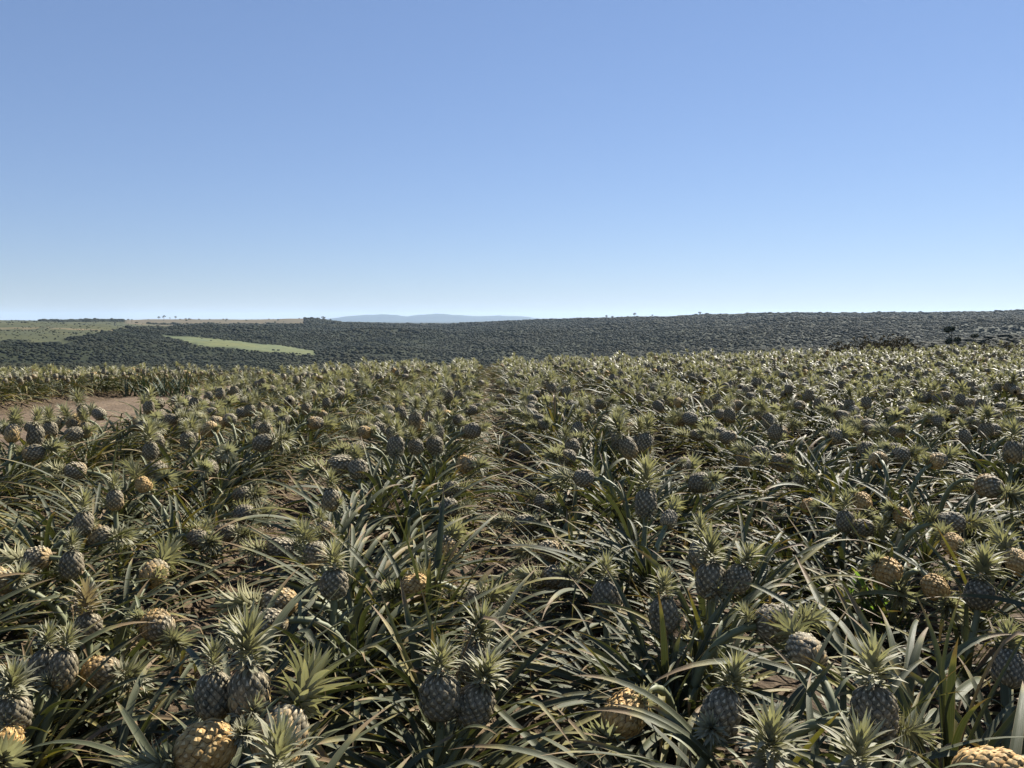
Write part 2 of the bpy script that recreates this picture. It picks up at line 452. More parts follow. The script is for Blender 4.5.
def place_plant(foot, fr=None, ros=None, rosaz=0., rscale=1., label='', rg=None, dry=False):
    """fr = (B, C, D, scale, ripeness) or None"""
    e = bpy.data.objects.new('pineapple_plant', None); COL.objects.link(e)
    e.empty_display_size = .05
    e.location = foot; e.rotation_euler = (0, 0, rosaz)
    tag(e, label, 'pineapple plant', 'pineapple plants in the field')
    link('leaves', ros, e, scale=rscale)
    if fr is not None:
        B, C, D, sc, rip = fr
        Mi = Matrix.Rotation(-rosaz, 3, 'Z')
        Bl, Dl = Mi @ Vector(B), Mi @ Vector(D)
        mb = MB()
        b = np.array(Bl); d = np.array(Dl)
        k = .12
        P = bez(np.array([0, 0, .06]), np.array([0, 0, max(.2, b[2] * .8)]), b - d * k, b + d * .012)
        tube(mb, P, np.linspace(.016, .011, len(P)), 8)
        n = 7; tt = np.linspace(.25, .95, n); idx = (tt * 8).astype(int)
        ribbons(mb, P[idx], np.arange(n) * GOLD, np.full(n, .9), np.full(n, .9), rg.uniform(.07, .12, n), np.full(n, .012), seg=5, cross=2, rnd=rg.random(n))
        link('stalk', mb.mesh('stalk', M_stalk), e)
        q = Dl.to_track_quat('Z', 'Y') @ Quaternion((0, 0, 1), rg.uniform(0, 6.28))
        f = link('fruit', FRU[int(rg.integers(len(FRU)))], e, Bl, q, tuple(float(sc * k) for k in (rg.uniform(.9, 1.08), rg.uniform(.9, 1.08), rg.uniform(.86, 1.14))))
        f.color = (rip, 0, 0, 1)
        link('crown', CRO_DRY if dry else CRO[int(rg.integers(len(CRO)))], f, (0, 0, FL * .975), (0, 0, rg.uniform(0, 6.28)), float(rg.uniform(.80, 1.22)))
        for s_ in range(int(rg.integers(0, 3))):
            a = rg.uniform(0, 6.28)
            dd = (Vector(Dl) * .35 + Vector((math.cos(a), math.sin(a), .5)) * .6).normalized()
            link('slip', CRO[int(rg.integers(len(CRO)))], e, Bl + dd * .015, dd.to_track_quat('Z', 'Y'), float(rg.uniform(.38, .6)))
    return e

# fruits one can pick out: x, y of the fruit in the photograph, tilt of the crown from upright, its heading
# (0 right, 90 away, 180 left, 270 towards the viewer), ripeness, size, label
HAND = [
 (2, 742, 95, 300, .9, 1.0, 'pineapple plant with golden fruit cut by the left frame edge, near bottom corner'),
 (45, 668, 8, 45, .1, 1.05, 'pineapple plant with tall dark green fruit and big crown, upper left of soil patch'),
 (62, 672, 14, 60, .35, .9, 'pineapple plant with tan fruit half hidden behind the tall dark green one, lower left'),
 (103, 672, 88, 350, .55, 1.02, 'pineapple plant with plump lying golden-tan fruit, white-lit crown pointing right, lower left'),
 (12, 712, 5, 0, .1, 1.0, 'pineapple plant with shaded upright fruit under starry crown, at lower left frame edge'),
 (158, 627, 112, 330, .5, 1.0, 'pineapple plant with tan fruit drooping right above the bare soil patch, lower left'),
 (88, 624, 10, 120, .3, .92, 'pineapple plant with dry brown crown above a pale fruit, left side'),
 (200, 750, 98, 205, .8, 1.15, 'pineapple plant with large orange-topped fruit lying, white crown pointing left, bottom edge'),
 (214, 696, 5, 100, .4, .95, 'pineapple plant with upright fruit, left one of two crowned pair, lower left'),
 (249, 696, 3, 80, .45, 1.0, 'pineapple plant with upright fruit and taller crown, right one of the pair, lower left'),
 (280, 738, 62, 75, .5, 1.08, 'pineapple plant with rounded tan fruit tipped backward, grey crown behind, bottom edge left'),
 (280, 808, 0, 0, .2, 1.0, 'pineapple plant with only its pale crown rising at the bottom edge, left of centre'),
 (279, 603, 88, 190, .45, .98, 'pineapple plant with tan fruit lying, white crown pointing left, above the long bowed leaves'),
 (270, 623, 92, 200, .3, .85, 'pineapple plant with smaller lying fruit directly below a tan one, crown left'),
 (154, 574, 70, 88, .5, 1.0, 'pineapple plant with round tan fruit shown end-on, centre of the left side'),
 (36, 558, 90, 183, .35, .9, 'pineapple plant with lying fruit and bright silver crown pointing to left edge'),
 (-2, 580, 60, 200, .5, .95, 'pineapple plant with fruit cut by left frame edge, behind a bent pale leaf'),
 (98, 536, 88, 355, .45, .95, 'pineapple plant with tan lying fruit, crown right, ahead of the pink-brown small fruit'),
 (72, 566, 3, 0, .1, .9, 'pineapple plant with pale spiky crown and hidden fruit, left of the end-on tan fruit'),
 (115, 500, 6, 120, .4, .9, 'pineapple plant with upright tan fruit lit from the right, upper left area'),
 (143, 484, 40, 160, .75, .9, 'pineapple plant with small yellow fruit leaning left, upper left area'),
 (84, 523, 5, 0, .15, .9, 'pineapple plant with bushy double crown over a dark fruit, left side'),
 (242, 494, 85, 340, .4, .95, 'pineapple plant with tan lying fruit, uppermost of three stacked ones at left centre'),
 (245, 514, 86, 345, .15, 1.05, 'pineapple plant with plump grey-green lying fruit, middle of three stacked ones at left centre'),
 (224, 533, 88, 342, .15, .95, 'pineapple plant with grey-green lying fruit, lowest of three stacked ones at left centre'),
 (197, 538, 92, 325, .35, .85, 'pineapple plant with short pale fruit just left of three stacked grey-green ones'),
 (280, 548, 84, 215, .12, .95, 'pineapple plant with chequered grey fruit lying, crown sloping to lower left'),
 (315, 553, 35, 150, .35, .95, 'pineapple plant with pale fruit leaning left beside chequered grey one'),
 (325, 531, 20, 150, .5, .85, 'pineapple plant with small golden fruit just above the pale leaning one'),
 (331, 500, 10, 100, .4, .95, 'pineapple plant with tall fruit lit along its right side, left of centre'),
 (334, 582, 5, 90, .1, .95, 'pineapple plant with dark fruit in shade under green crown, left of vertical leaf bunch'),
 (453, 489, 84, 20, .2, .95, 'pineapple plant with grey fruit behind vertical leaf bunch, upper of two'),
 (451, 508, 86, 350, .1, 1.02, 'pineapple plant with grey fruit behind vertical leaf bunch, lower of two, crown right'),
 (445, 548, 52, 60, .55, .95, 'pineapple plant with golden fruit, crown tipped back right, right of vertical leaf bunch'),
 (412, 588, 94, 205, .7, 1.0, 'pineapple plant with gold-topped fruit lying, crown lower left, left of vertical leaf bunch'),
 (460, 598, 82, 5, .12, 1.0, 'pineapple plant with grey dome fruit and green crown at right, above the dark pair'),
 (441, 694, 4, 80, .02, 1.15, 'pineapple plant with large dark green upright fruit and pale crown, centre foreground, left of pair'),
 (476, 702, 20, 20, .02, 1.1, 'pineapple plant with dark green fruit leaning right, centre foreground, right of pair'),
 (474, 660, 14, 30, .05, 1.0, 'pineapple plant with yellow-green crown right behind the dark centre foreground pair'),
 (526, 523, 86, 180, .1, .95, 'pineapple plant with speckled grey lying fruit, left of the spiky young shoot'),
 (545, 503, 70, 150, .2, .9, 'pineapple plant with small grey fruit tipped back left, above the speckled one'),
 (549, 551, 88, 176, .4, 1.0, 'pineapple plant with gold-topped lying fruit, crown left, upper of a matching pair'),
 (557, 577, 88, 182, .1, 1.0, 'pineapple plant with chequered grey lying fruit, crown left, lower of a matching pair'),
 (606, 597, 8, 90, .1, 1.05, 'pineapple plant with pale starry crown and shaded fruit, right of centre'),
 (664, 616, 5, 90, .2, .95, 'pineapple plant with speckled upright fruit above the round golden one'),
 (646, 504, 6, 70, .02, 1.15, 'pineapple plant with tall dark barrel fruit and bushy crown, right of centre'),
 (669, 519, 60, 60, .25, .8, 'pineapple plant with small pinkish fruit beside the tall dark barrel fruit'),
 (711, 580, 5, 90, .02, 1.1, 'pineapple plant with big dark fruit under clustered crowns, right of centre'),
 (738, 578, 26, 10, .2, .9, 'pineapple plant with comb-like crown leaning right out of the dark cluster'),
 (701, 556, 4, 90, .1, .95, 'pineapple plant with pale crown highest in the dark cluster right of centre'),
 (811, 507, 78, 280, .8, .95, 'pineapple plant with orange fruit behind its own drooping brown crown, right side'),
 (845, 521, 8, 60, .1, .95, 'pineapple plant with dark upright fruit between the orange and golden ones'),
 (863, 503, 128, 272, .85, .98, 'pineapple plant with gold fruit hung over and crown down, upper right area'),
 (903, 518, 124, 268, .85, .85, 'pineapple plant with small gold fruit and dark crown hanging below, upper right'),
 (860, 528, 80, 330, .3, .95, 'pineapple plant with two-toned fruit sloping down right, upper right area'),
 (950, 523, 86, 355, .12, 1.0, 'pineapple plant with grey fruit and silver crown pointing right, right side'),
 (953, 544, 72, 88, .8, .9, 'pineapple plant with dark orange fruit tucked below the grey lying one, right side'),
 (889, 574, 122, 275, .95, 1.12, 'pineapple plant with bright golden dome fruit, left of golden pair at right'),
 (937, 590, 122, 282, .9, 1.02, 'pineapple plant with bright golden dome fruit, right of golden pair at right'),
 (980, 592, 12, 40, .02, 1.12, 'pineapple plant with big shadowed fruit and white-edged crown, far right'),
 (1018, 563, 62, 88, .6, .9, 'pineapple plant with tan fruit touching the right frame edge, behind shadowed one'),
 (985, 491, 84, 158, .12, 1.1, 'pineapple plant with long grey fruit sloping, crown upper left, far right'),
 (1010, 506, 108, 232, .65, 1.0, 'pineapple plant with yellow fruit and dark crown by right frame edge'),
 (776, 623, 84, 5, .12, 1.02, 'pineapple plant with studded grey fruit lying, green crown right, lower right'),
 (807, 653, 78, 92, .35, .92, 'pineapple plant with pale studded round fruit shown end-on, lower right'),
 (722, 712, 22, 25, .05, 1.08, 'pineapple plant with dark fruit and wide pale crown, lower right, behind the bottom-edge crown'),
 (768, 786, 2, 0, .1, 1.05, 'pineapple plant with pale feathery crown rising at the bottom edge right of centre'),
 (874, 706, 5, 90, .05, 1.05, 'pineapple plant with fanned crown white on its right side, lower right'),
 (878, 726, 90, 342, .2, .95, 'pineapple plant with silver crown lying on bare soil, lower right'),
 (856, 800, 2, 0, .1, 1.0, 'pineapple plant with low splayed crown at bottom edge, lower right'),
 (626, 714, 108, 228, .85, 1.12, 'pineapple plant with round golden fruit facing out over the central furrow'),
 (992, 778, 88, 350, .85, 1.15, 'pineapple plant with gold-rimmed fruit in the bottom right corner'),
 (1008, 668, 35, 60, .05, 1.0, 'pineapple plant with shaded crown glinting at the right edge, above the corner fruit'),
 (743, 459, 18, 130, .35, .95, 'pineapple plant with pale fruit leaning left, far side right of centre'),
 (526, 450, 70, 140, .3, .9, 'pineapple plant with small tan fruit tipped left near middle of photo'),
 (562, 470, 60, 10, .25, .9, 'pineapple plant with pale small fruit behind the spiky young shoot'),
 (905, 462, 82, 160, .15, 1.0, 'pineapple plant with grey lying fruit, crown left, upper right behind long grey one'),
 (795, 481, 80, 20, .12, .95, 'pineapple plant with dark studded fruit lying in shade, right of centre back'),
]
# leafy plants whose long leaves one can follow: x, y of the foot (on the ground), heading of the lean, kind, scale, label
LEAFY = [
 (235, 790, 40, 'lean', 1.15, 'leafy pineapple plant with long grey-green leaves bowed up right, lower left'),
 (430, 690, 95, 'up', 1.12, 'leafy pineapple plant whose leaves stand as a tall vertical bunch, left of centre'),
 (573, 618, 60, 'up', .85, 'spiky young pineapple plant with pink-tipped upright leaves near centre'),
 (215, 565, 100, 'up', .75, 'small upright silvery pineapple plant left of the three stacked fruits'),
 (0, 790, 15, 'lean', 1.05, 'leafy pineapple plant with broad green leaves arching right from the bottom left corner'),
 (945, 830, 70, 'up', 1.0, 'leafy pineapple plant with one broad grey leaf raised, bottom right'),
 (665, 770, 120, 'up', .9, 'leafy pineapple plant with crossed leaves and red tips, right of round golden fruit'),
 (850, 660, 185, 'lean', 1.15, 'leafy pineapple plant sweeping long leaves left over dark furrow, right side'),
 (790, 600, 180, 'lean', 1.1, 'leafy pineapple plant with dark leaves combed left, right of the dark cluster'),
 (350, 640, 10, 'lean', 1.0, 'leafy pineapple plant with yellow-tipped leaves arching over soil, left of centre'),
 (440, 800, 80, 'up', 1.0, 'leafy pineapple plant with one straight leaf crossing the dark fruit pair, bottom centre'),
 (900, 790, 140, 'lean', 1.15, 'leafy pineapple plant with dark straight leaves slanting to upper left, lower right'),
 (500, 470, 170, 'lean', 1.05, 'leafy pineapple plant with dense combed leaves left of central shade band'),
 (60, 530, 30, 'lean', 1.0, 'leafy pineapple plant with parallel green leaves slanting up right, left side'),
 (310, 470, 20, 'lean', 1.1, 'leafy pineapple plant with many thin leaves bowed right, left of centre back'),
 (610, 830, 20, 'lean', .9, 'leafy pineapple plant with low leaves along the bottom edge, centre right'),
 (120, 830, 20, 'lean', .95, 'leafy pineapple plant with low leaves along the bottom edge, left of orange fruit'),
]

plants = []          # dicts: foot, fr, ros kind ...
for (px, py, tilt, az, rip, sc, lab) in HAND:
    rg = np.random.default_rng(int(px * 31 + py * 7) + 5)
    lift = .44 if tilt < 40 else (.38 if tilt < 100 else .40); sc *= .70 if tilt < 40 else .76
    B, C, D = plan(tilt, az, sc, lift, rg)
    P = hit(px, py, lift)
    P = Vector((0, 0, EYE)) + (P - Vector((0, 0, EYE)))
    foot = P - Vector(C)
    foot.z = float(G(foot.x, foot.y)) - .005
    C2 = np.array(P - foot); B = C2 - D * FL * sc / 2
    plants.append(dict(foot=foot, fr=(B, C2, D, sc, rip), label=lab, rg=rg, az=az, tilt=tilt, hand=True, dry='dry brown' in lab))
for (px, py, az, kind, sc, lab) in LEAFY:
    rg = np.random.default_rng(int(px * 13 + py * 3) + 11)
    foot = hit(px, py, 0.0); foot.z = float(G(foot.x, foot.y)) - .005
    plants.append(dict(foot=foot, fr=None, label=lab, rg=rg, kind=kind, az=az, sc=sc * .84, hand=True))

hx = np.array([(p['foot'].x, p['foot'].y) for p in plants])
BARE = [(hit(px_, py_, 0).x, hit(px_, py_, 0).y, rad_) for px_, py_, rad_ in ((150, 705, .33), (120, 750, .28), (175, 655, .25), (500, 740, .33), (550, 670, .33), (930, 700, .33), (900, 640, .3))]
# nothing is planted right in front of, or up-sun of, the fruits that show clearly
OPEN = []
for p_ in plants:
    if p_.get('fr') is None: continue
    fx, fy = p_['foot'].x + p_['fr'][1][0], p_['foot'].y + p_['fr'][1][1]; dd = math.hypot(fx, fy)
    OPEN.append((fx - fx / dd * .36, fy - fy / dd * .36, .27)); OPEN.append((fx + .2, fy + .25, .17))
# the rest of the rows, two lines of plants to a bed
lat = []
rg = np.random.default_rng(99)
for bed in range(-16, 16):
    bx = GAP0 + PITCHX * (bed + .5)
    for side in (-1, 1):
        y = -2.5 + rg.uniform(0, .3)
        while y < 33:
            y += .26 + rg.normal(0, .03)
            x = bx + GAPB * y + side * .17 + rg.normal(0, .05 if y < 9 else .11) + .05 * math.sin(y * .45 + bed)
            if abs(x) > 5 + y * .85: continue
            if TRACK[0] - .1 < x < TRACK[1] + .1: continue
            if y < 1.0 and abs(x) < .9: continue
            if y < .2 and (abs(x) > 4): continue
            if len(hx) and np.min((hx[:, 0] - x) ** 2 + (hx[:, 1] - y) ** 2) < (.20 if y < 5 else .26) ** 2: continue
            if y < 5 and any((x - a) ** 2 + (y - b) ** 2 < c * c for a, b, c in OPEN): continue
            if any((x - a) ** 2 + (y - b) ** 2 < c * c for a, b, c in BARE): continue
            lat.append((x, y, bed, side))
def project(x, y, z):
    v = camo.rotation_euler.to_matrix().transposed() @ Vector((x, y, z - EYE))
    return (CX + F * v.x / -v.z, CY - F * v.y / -v.z, -v.z) if v.z < -.05 else (0, 0, -1)

lats = []
for (x, y, bed, side) in lat:
    g = float(G(x, y)); p = project(x, y, g + .4)
    mg = 20 + (380 / p[2] if 0 < p[2] < 6 else 0)
    vis = p[2] > 0 and -mg < p[0] < 1024 + mg and p[1] < 850
    lats.append((math.hypot(x, y), vis, x, y, g, bed, side))
lats.sort(key=lambda a: a[0])
n_near = 300 - len(plants)
near = [a for a in lats if a[1]][:n_near]
nearset = set(id(a) for a in near)
far = [a for a in lats if id(a) not in nearset]

# ---- say which one: bed, line and what it carries
def bedname(bed):
    k = bed if bed >= 0 else -bed - 1
    o = ['first', 'second', 'third', 'fourth', 'fifth', 'sixth', 'seventh', 'eighth', 'ninth', 'tenth'][min(k, 9)]
    return '%s bed %s of the central furrow' % (o, 'right' if bed >= 0 else 'left')
ORD = ['nearest', 'second', 'third', 'fourth', 'fifth', 'sixth', 'seventh', 'eighth', 'ninth', 'tenth', 'eleventh', 'twelfth', 'thirteenth', 'fourteenth',
       'fifteenth', 'sixteenth', 'seventeenth', 'eighteenth', 'nineteenth', 'twentieth', 'twenty-first', 'twenty-second', 'twenty-third', 'twenty-fourth',
       'twenty-fifth', 'twenty-sixth', 'twenty-seventh', 'twenty-eighth', 'twenty-ninth', 'thirtieth']
cnt = {}
for a in near:
    d, vis, x, y, g, bed, side = a
    rg = np.random.default_rng(int((x + 50) * 1000) * 7 + int(y * 1000))
    pf = 0 if y < 4.4 else (.45 if y < 5.2 else .93)
    if y < 1.9: pf = 0
    row = dict(foot=Vector((x, y, g - .005)), rg=rg, hand=False)
    if rg.random() < pf:
        r = rg.random()
        if r < .34: tilt = rg.uniform(0, 30); az = rg.uniform(0, 360); pose = 'upright'
        elif r < .86: tilt = rg.uniform(70, 98); az = (0 if side > 0 else 180) + rg.normal(0, 38); pose = 'lying'
        else: tilt = rg.uniform(100, 128); az = rg.normal(270, 40); pose = 'drooping'
        rip = float(np.clip(rg.normal(.22, .2), 0, .95)); sc = float(rg.uniform(.72, .92))
        lift = (.48 if tilt < 40 else .44) + rg.normal(0, .02)
        B, C, D = plan(tilt, az, sc, lift, rg)
        row.update(fr=(B, C, D, sc, rip), az=az, tilt=tilt)
        colr = 'grey-green' if rip < .22 else ('tan' if rip < .5 else 'golden')
        what = '%s %s fruit' % (pose, colr)
    else:
        row.update(fr=None, kind='lean' if rg.random() < .65 else ('up' if rg.random() < .12 else 'ros'), az=(0 if side > 0 else 180) + rg.normal(0, 26), sc=float(rg.uniform(.72, .92) if y < 4.2 else rg.uniform(.8, 1.0)))
        what = 'no fruit showing'
    key = (what, bed, side)
    cnt[key] = cnt.get(key, 0) + 1
    row['key'] = key; row['no'] = cnt[key]
    plants.append(row)
for p in plants:
    if p['hand']: continue
    what, bed, side = p['key']
    k = bed if bed >= 0 else -bed - 1
    o = ['first', 'second', 'third', 'fourth', 'fifth', 'sixth', 'seventh', 'eighth', 'ninth', 'tenth'][min(k, 9)]
    lr = 'right' if side > 0 else 'left'
    pos = '' if cnt[p['key']] == 1 else ORD[p['no'] - 1] + ' '
    w = what if what.startswith('no') else what
    p['label'] = '%spineapple plant with %s, %s line of %s bed %s of furrow' % (pos, w, lr, o, 'right' if bed >= 0 else 'left')

def rowside(v):
    ph = ((v.x - GAP0 - GAPB * v.y) / PITCHX) % 1.0
    return 1 if ph > .5 else -1
for i, p in enumerate(plants):
    rg = p['rg']; fr = p['fr']
    if fr is not None:
        sideaz = p['az'] + 180 + rg.normal(0, 30)
        sd = rowside(p['foot'])
        if rg.random() < .55: ros, ra = ROS_LEAN[int(rg.integers(len(ROS_LEAN)))], R((0 if sd > 0 else 180) + rg.normal(0, 24))
        else: ros, ra = ROS[int(rg.integers(len(ROS)))], R((0 if rg.random() < .5 else 180) + rg.normal(0, 16))
        sc = float(rg.uniform(.70, .88)) if p['hand'] else float(rg.uniform(.68, .86))
    else:
        L = {'lean': ROS_LEAN, 'up': ROS_UP, 'ros': ROS}[p['kind']]
        ros, ra, sc = L[int(rg.integers(len(L)))], R(p['az']), p['sc']
    place_plant(p['foot'], fr, ros, ra, sc, p['label'], rg, p.get('dry', False))

# ------------------------------------------------------------------ the far mass of plants, one object
def far_variant(seed, lod):
    rg = np.random.default_rng(seed)
    a, b, c = MB(), MB(), MB()
    rosette(a, rg, n=30 if lod == 1 else 24, lod=lod, lean=.6 if rg.random() < .55 else 0, prnd=rg.random(), spread=.76)
    r = rg.random()
    if r < .36: tilt, az = rg.uniform(0, 25), rg.uniform(0, 360)
    elif r < .9: tilt, az = rg.uniform(70, 98), rg.uniform(0, 360)
    else: tilt, az = rg.uniform(100, 125), 270
    lift = (.45 if tilt < 40 else .42)
    B, C, D = plan(tilt, az, .80, lift, rg)
    rip = float(np.clip(rg.normal(.20, .18), 0, .95))
    Q = np.array(Vector(D).to_track_quat('Z', 'Y').to_matrix())
    f = MB(); fruit(f, rg, bodyonly=lod == 2, rip=rip, m=10, rows=9); fv, fq, ft, fu, fa = f.arrays(); fq = np.concatenate([fq, np.column_stack([ft, ft[:, 2]])]) if len(ft) else fq; b.add(fv * .80 @ Q.T + B, q=fq, uv=fu, at=fa)
    cr = MB(); crown(cr, rg, n=34 if lod == 1 else 26, lod=lod, size=.86, prnd=rg.random()); cv, cq, ct, cu, ca = cr.arrays()
    c.add((cv + np.array([0, 0, FL * .78])) @ Q.T + B, q=cq, uv=cu, at=ca)
    return [x.arrays() for x in (a, b, c)]

def far_field():
    out = {}
    rg = np.random.default_rng(5)
    V1 = [far_variant(1000 + i, 1) for i in range(14)]; V2 = [far_variant(1100 + i, 2) for i in range(14)]
    vs, qs, us, ats, ms = [], [], [], [], []; n = 0
    for (d, vis, x, y, g, bed, side) in far:
        if d > 34: continue
        var = (V1 if d < 15 else V2)[int(rg.integers(14))]
        a = (0 if (side > 0) == (rg.random() < .85) else math.pi) + rg.normal(0, .35); s = rg.uniform(.85, 1.1)
        if y > 21.8 and rg.random() < .1: s *= 1.15
        M = np.array(Matrix.Rotation(a, 3, 'Z')) * s
        off = np.array([x, y, g])
        keepf = rg.random() < .93
        for mi, (v, q, t, u, at) in enumerate(var):
            if mi == 1 and not keepf: continue
            vs.append(v @ M.T + off); qs.append(q + n); n += len(v); us.append(u)
            at = at.copy(); at[:, 2] = rg.random() if mi != 1 else at[:, 2]; ats.append(at); ms.append(np.full(len(q), mi))
    Q_ = np.concatenate(qs); m_ = np.concatenate(ms); tri = Q_[:, 2] == Q_[:, 3]
    me = mk_mesh('distant_pineapple_plants', np.concatenate(vs), Q_[~tri], Q_[tri][:, :3], np.concatenate(us), np.concatenate(ats), M_leaf_far)
    ms = [m_[~tri], m_[tri]]
    me.materials.append(M_fruit_far); me.materials.append(M_crown_far)
    me.polygons.foreach_set('material_index', np.concatenate(ms).astype(np.int32))
    return link('distant_pineapple_plants', me)
tag(far_field(), 'dense rows of fruiting pineapple plants receding to the crest of the field', 'pineapple plants', kind='stuff')

# ------------------------------------------------------------------ ground of the field
def grid(xs, ys, zf, name, mat):
    X, Y = np.meshgrid(xs, ys, indexing='xy')
    Z = zf(X, Y)
    V = np.stack([X, Y, Z], -1); w = len(xs)
    i, j = np.meshgrid(np.arange(len(ys) - 1), np.arange(w - 1), indexing='ij')
    k = (i * w + j).ravel()
    q = np.stack([k, k + 1, k + w + 1, k + w], -1)
    mb = MB(); mb.add(V, q=q)
    return mb.mesh(name, mat)
xs = np.concatenate([np.arange(-44, -6, .4), np.arange(-6, 6, .045), np.arange(6, 44.1, .4)])
ys = np.concatenate([np.arange(-14, 0, .5), np.arange(0, 9, .045), np.arange(9, 41, .22)])
def soilz(X, Y):
    n = fbm(X * 1.3, Y * 1.3, 3, 3) * .05 + (fbm(X * 7, Y * 7, 9, 3) - .5) * .05
    cl = np.clip(fbm(X * 13, Y * 13, 21, 2) - .55, 0, 1) * .16
    return G(X, Y) + n - .03 + cl
link('ground', grid(xs, ys, soilz, 'ground', M_soil))['kind'] = 'structure'
def trackz(X, Y):
    edge = np.minimum(sstep(TRACK[0] - .1, TRACK[0] + .25, X), 1 - sstep(TRACK[1] - .25, TRACK[1] + .1, X))
    rut = np.exp(-((X + 8.3) / .18) ** 2) + np.exp(-((X + 6.9) / .18) ** 2)
    return G(X, Y) + .05 * edge - .035 * rut + (fbm(X * 5, Y * 5, 31, 3) - .5) * .04 - .0
link('dirt_track', grid(np.arange(TRACK[0] - .1, TRACK[1] + .12, .1), np.arange(-6, 34, .1), trackz, 'dirt_track', M_track))['kind'] = 'structure'

# clods, stones and dry leaf scraps on the bare earth
def ico():
    p = (1 + 5 ** .5) / 2
    v = np.array([(-1, p, 0), (1, p, 0), (-1, -p, 0), (1, -p, 0), (0, -1, p), (0, 1, p), (0, -1, -p), (0, 1, -p), (p, 0, -1), (p, 0, 1), (-p, 0, -1), (-p, 0, 1)], float)
    f = np.array([(0, 11, 5), (0, 5, 1), (0, 1, 7), (0, 7, 10), (0, 10, 11), (1, 5, 9), (5, 11, 4), (11, 10, 2), (10, 7, 6), (7, 1, 8), (3, 9, 4), (3, 4, 2), (3, 2, 6), (3, 6, 8), (3, 8, 9), (4, 9, 5), (2, 4, 11), (6, 2, 10), (8, 6, 7), (9, 8, 1)])
    return v / np.linalg.norm(v[0]), f
def ico2():
    v, f = ico(); v = list(map(tuple, v)); c = {}; nf = []
    def md(a, b):
        k = (min(a, b), max(a, b))
        if k not in c:
            m_ = np.array(v[a]) + np.array(v[b]); m_ /= np.linalg.norm(m_); v.append(tuple(m_)); c[k] = len(v) - 1
        return c[k]
    for a, b, d in f:
        ab, bd, da = md(a, b), md(b, d), md(d, a); nf += [(a, ab, da), (b, bd, ab), (d, da, bd), (ab, bd, da)]
    return np.array(v), np.array(nf)
I1, I2 = ico(), ico2()
def clods():
    rg = np.random.default_rng(8); mb = MB(); n = 5200
    y = .6 + 8.5 * rg.random(n) ** 1.3
    k = rg.integers(-4, 4, n); x = GAP0 + GAPB * y + PITCHX * k + rg.normal(0, .26, n)
    s = rg.uniform(.004, .014, n) * (1 + 1.6 * (rg.random(n) < .06))
    v, f = I1
    V = v[None] * s[:, None, None] * rg.uniform(.65, 1.3, (n, 12, 1)) * np.array([1.2, 1, .7])
    z = soilz(x, y)
    V = V + np.stack([x, y, z + s * .3], -1)[:, None]
    mb.add(V, t=f[None] + (np.arange(n) * 12)[:, None, None])
    return mb.mesh('soil_clods', M_soil, False)
tag(link('soil_clods', clods()), 'loose clods and small stones on the bare furrow soil', 'soil clods', kind='stuff')
m = N('dry_leaf'); rnd_, age_, pr_, _ = m.att(); vec_, u_, v_ = m.uv()
nz_ = m.noise(m.comb(m.math('MULTIPLY', u_, 5), m.math('MULTIPLY', v_, 2), m.math('MULTIPLY', rnd_, 70)), 1, 3)
M_dry = m.bsdf(m.mix(nz_, m.mix(rnd_, (.14, .085, .05), (.29, .22, .135)), (.09, .055, .035)), .7, .3, None, .1)
def litter():
    rg = np.random.default_rng(18); mb = MB(); n = 3400
    y = .5 + 9 * rg.random(n) ** 1.2
    x = GAP0 + GAPB * y + PITCHX * rg.integers(-5, 5, n) + rg.normal(0, .38, n)
    z = soilz(x, y) + .006 + .03 * rg.random(n) ** 3
    ribbons(mb, np.stack([x, y, z], -1), rg.uniform(0, 6.28, n), rg.normal(.12, .16, n), rg.normal(.25, .4, n), rg.uniform(.04, .34, n) , rg.uniform(.004, .022, n),
            seg=6, cross=2, channel=.5, bend=rg.normal(0, .9, n), twist=rg.normal(0, 2.0, n), rnd=rg.random(n), age=rg.random(n))
    return mb.mesh('dry_leaf_litter', M_dry)
tag(link('dry_leaf_litter', litter()), 'dry brown leaf scraps scattered over furrows between the plants', 'leaf litter', kind='stuff')

# weeds and odd plants
def weed(px, py, label, sc=1.):
    rg = np.random.default_rng(int(px)); foot = hit(px, py, 0)
    e = bpy.data.objects.new('weed', None); COL.objects.link(e); e.location = (foot.x, foot.y, float(G(foot.x, foot.y)))
    tag(e, label, 'weed')
    mb = MB(); n = 26; L = rg.uniform(.1, .24, n) * sc; h = rg.uniform(0.02, .2, n) * sc
    az = rg.uniform(0, 6.28, n)
    ribbons(mb, np.stack([np.cos(az) * .02, np.sin(az) * .02, h], -1), az, rg.uniform(.3, 1.2, n), rg.uniform(.2, 1, n), L, L * .13, seg=6, cross=2, rnd=rg.random(n), age=np.full(n, .2), basew=.3, wmax=.45)
    link('leaves', mb.mesh('leaves', M_weed), e)
    s = MB()
    for k in range(4):
        a = rg.uniform(0, 6.28); tube(s, [(0, 0, -.02), (math.cos(a) * .01, math.sin(a) * .01, .1 * sc), (math.cos(a) * .04, math.sin(a) * .04, .2 * sc)], .003, 5)
    link('stem', s.mesh('stem', M_stalk), e)
weed(843, 640, 'small bright green weed beside studded grey fruit, lower right', 1.0)
weed(872, 650, 'low bright green weed at the rim of the dark furrow, lower right', 1.1)

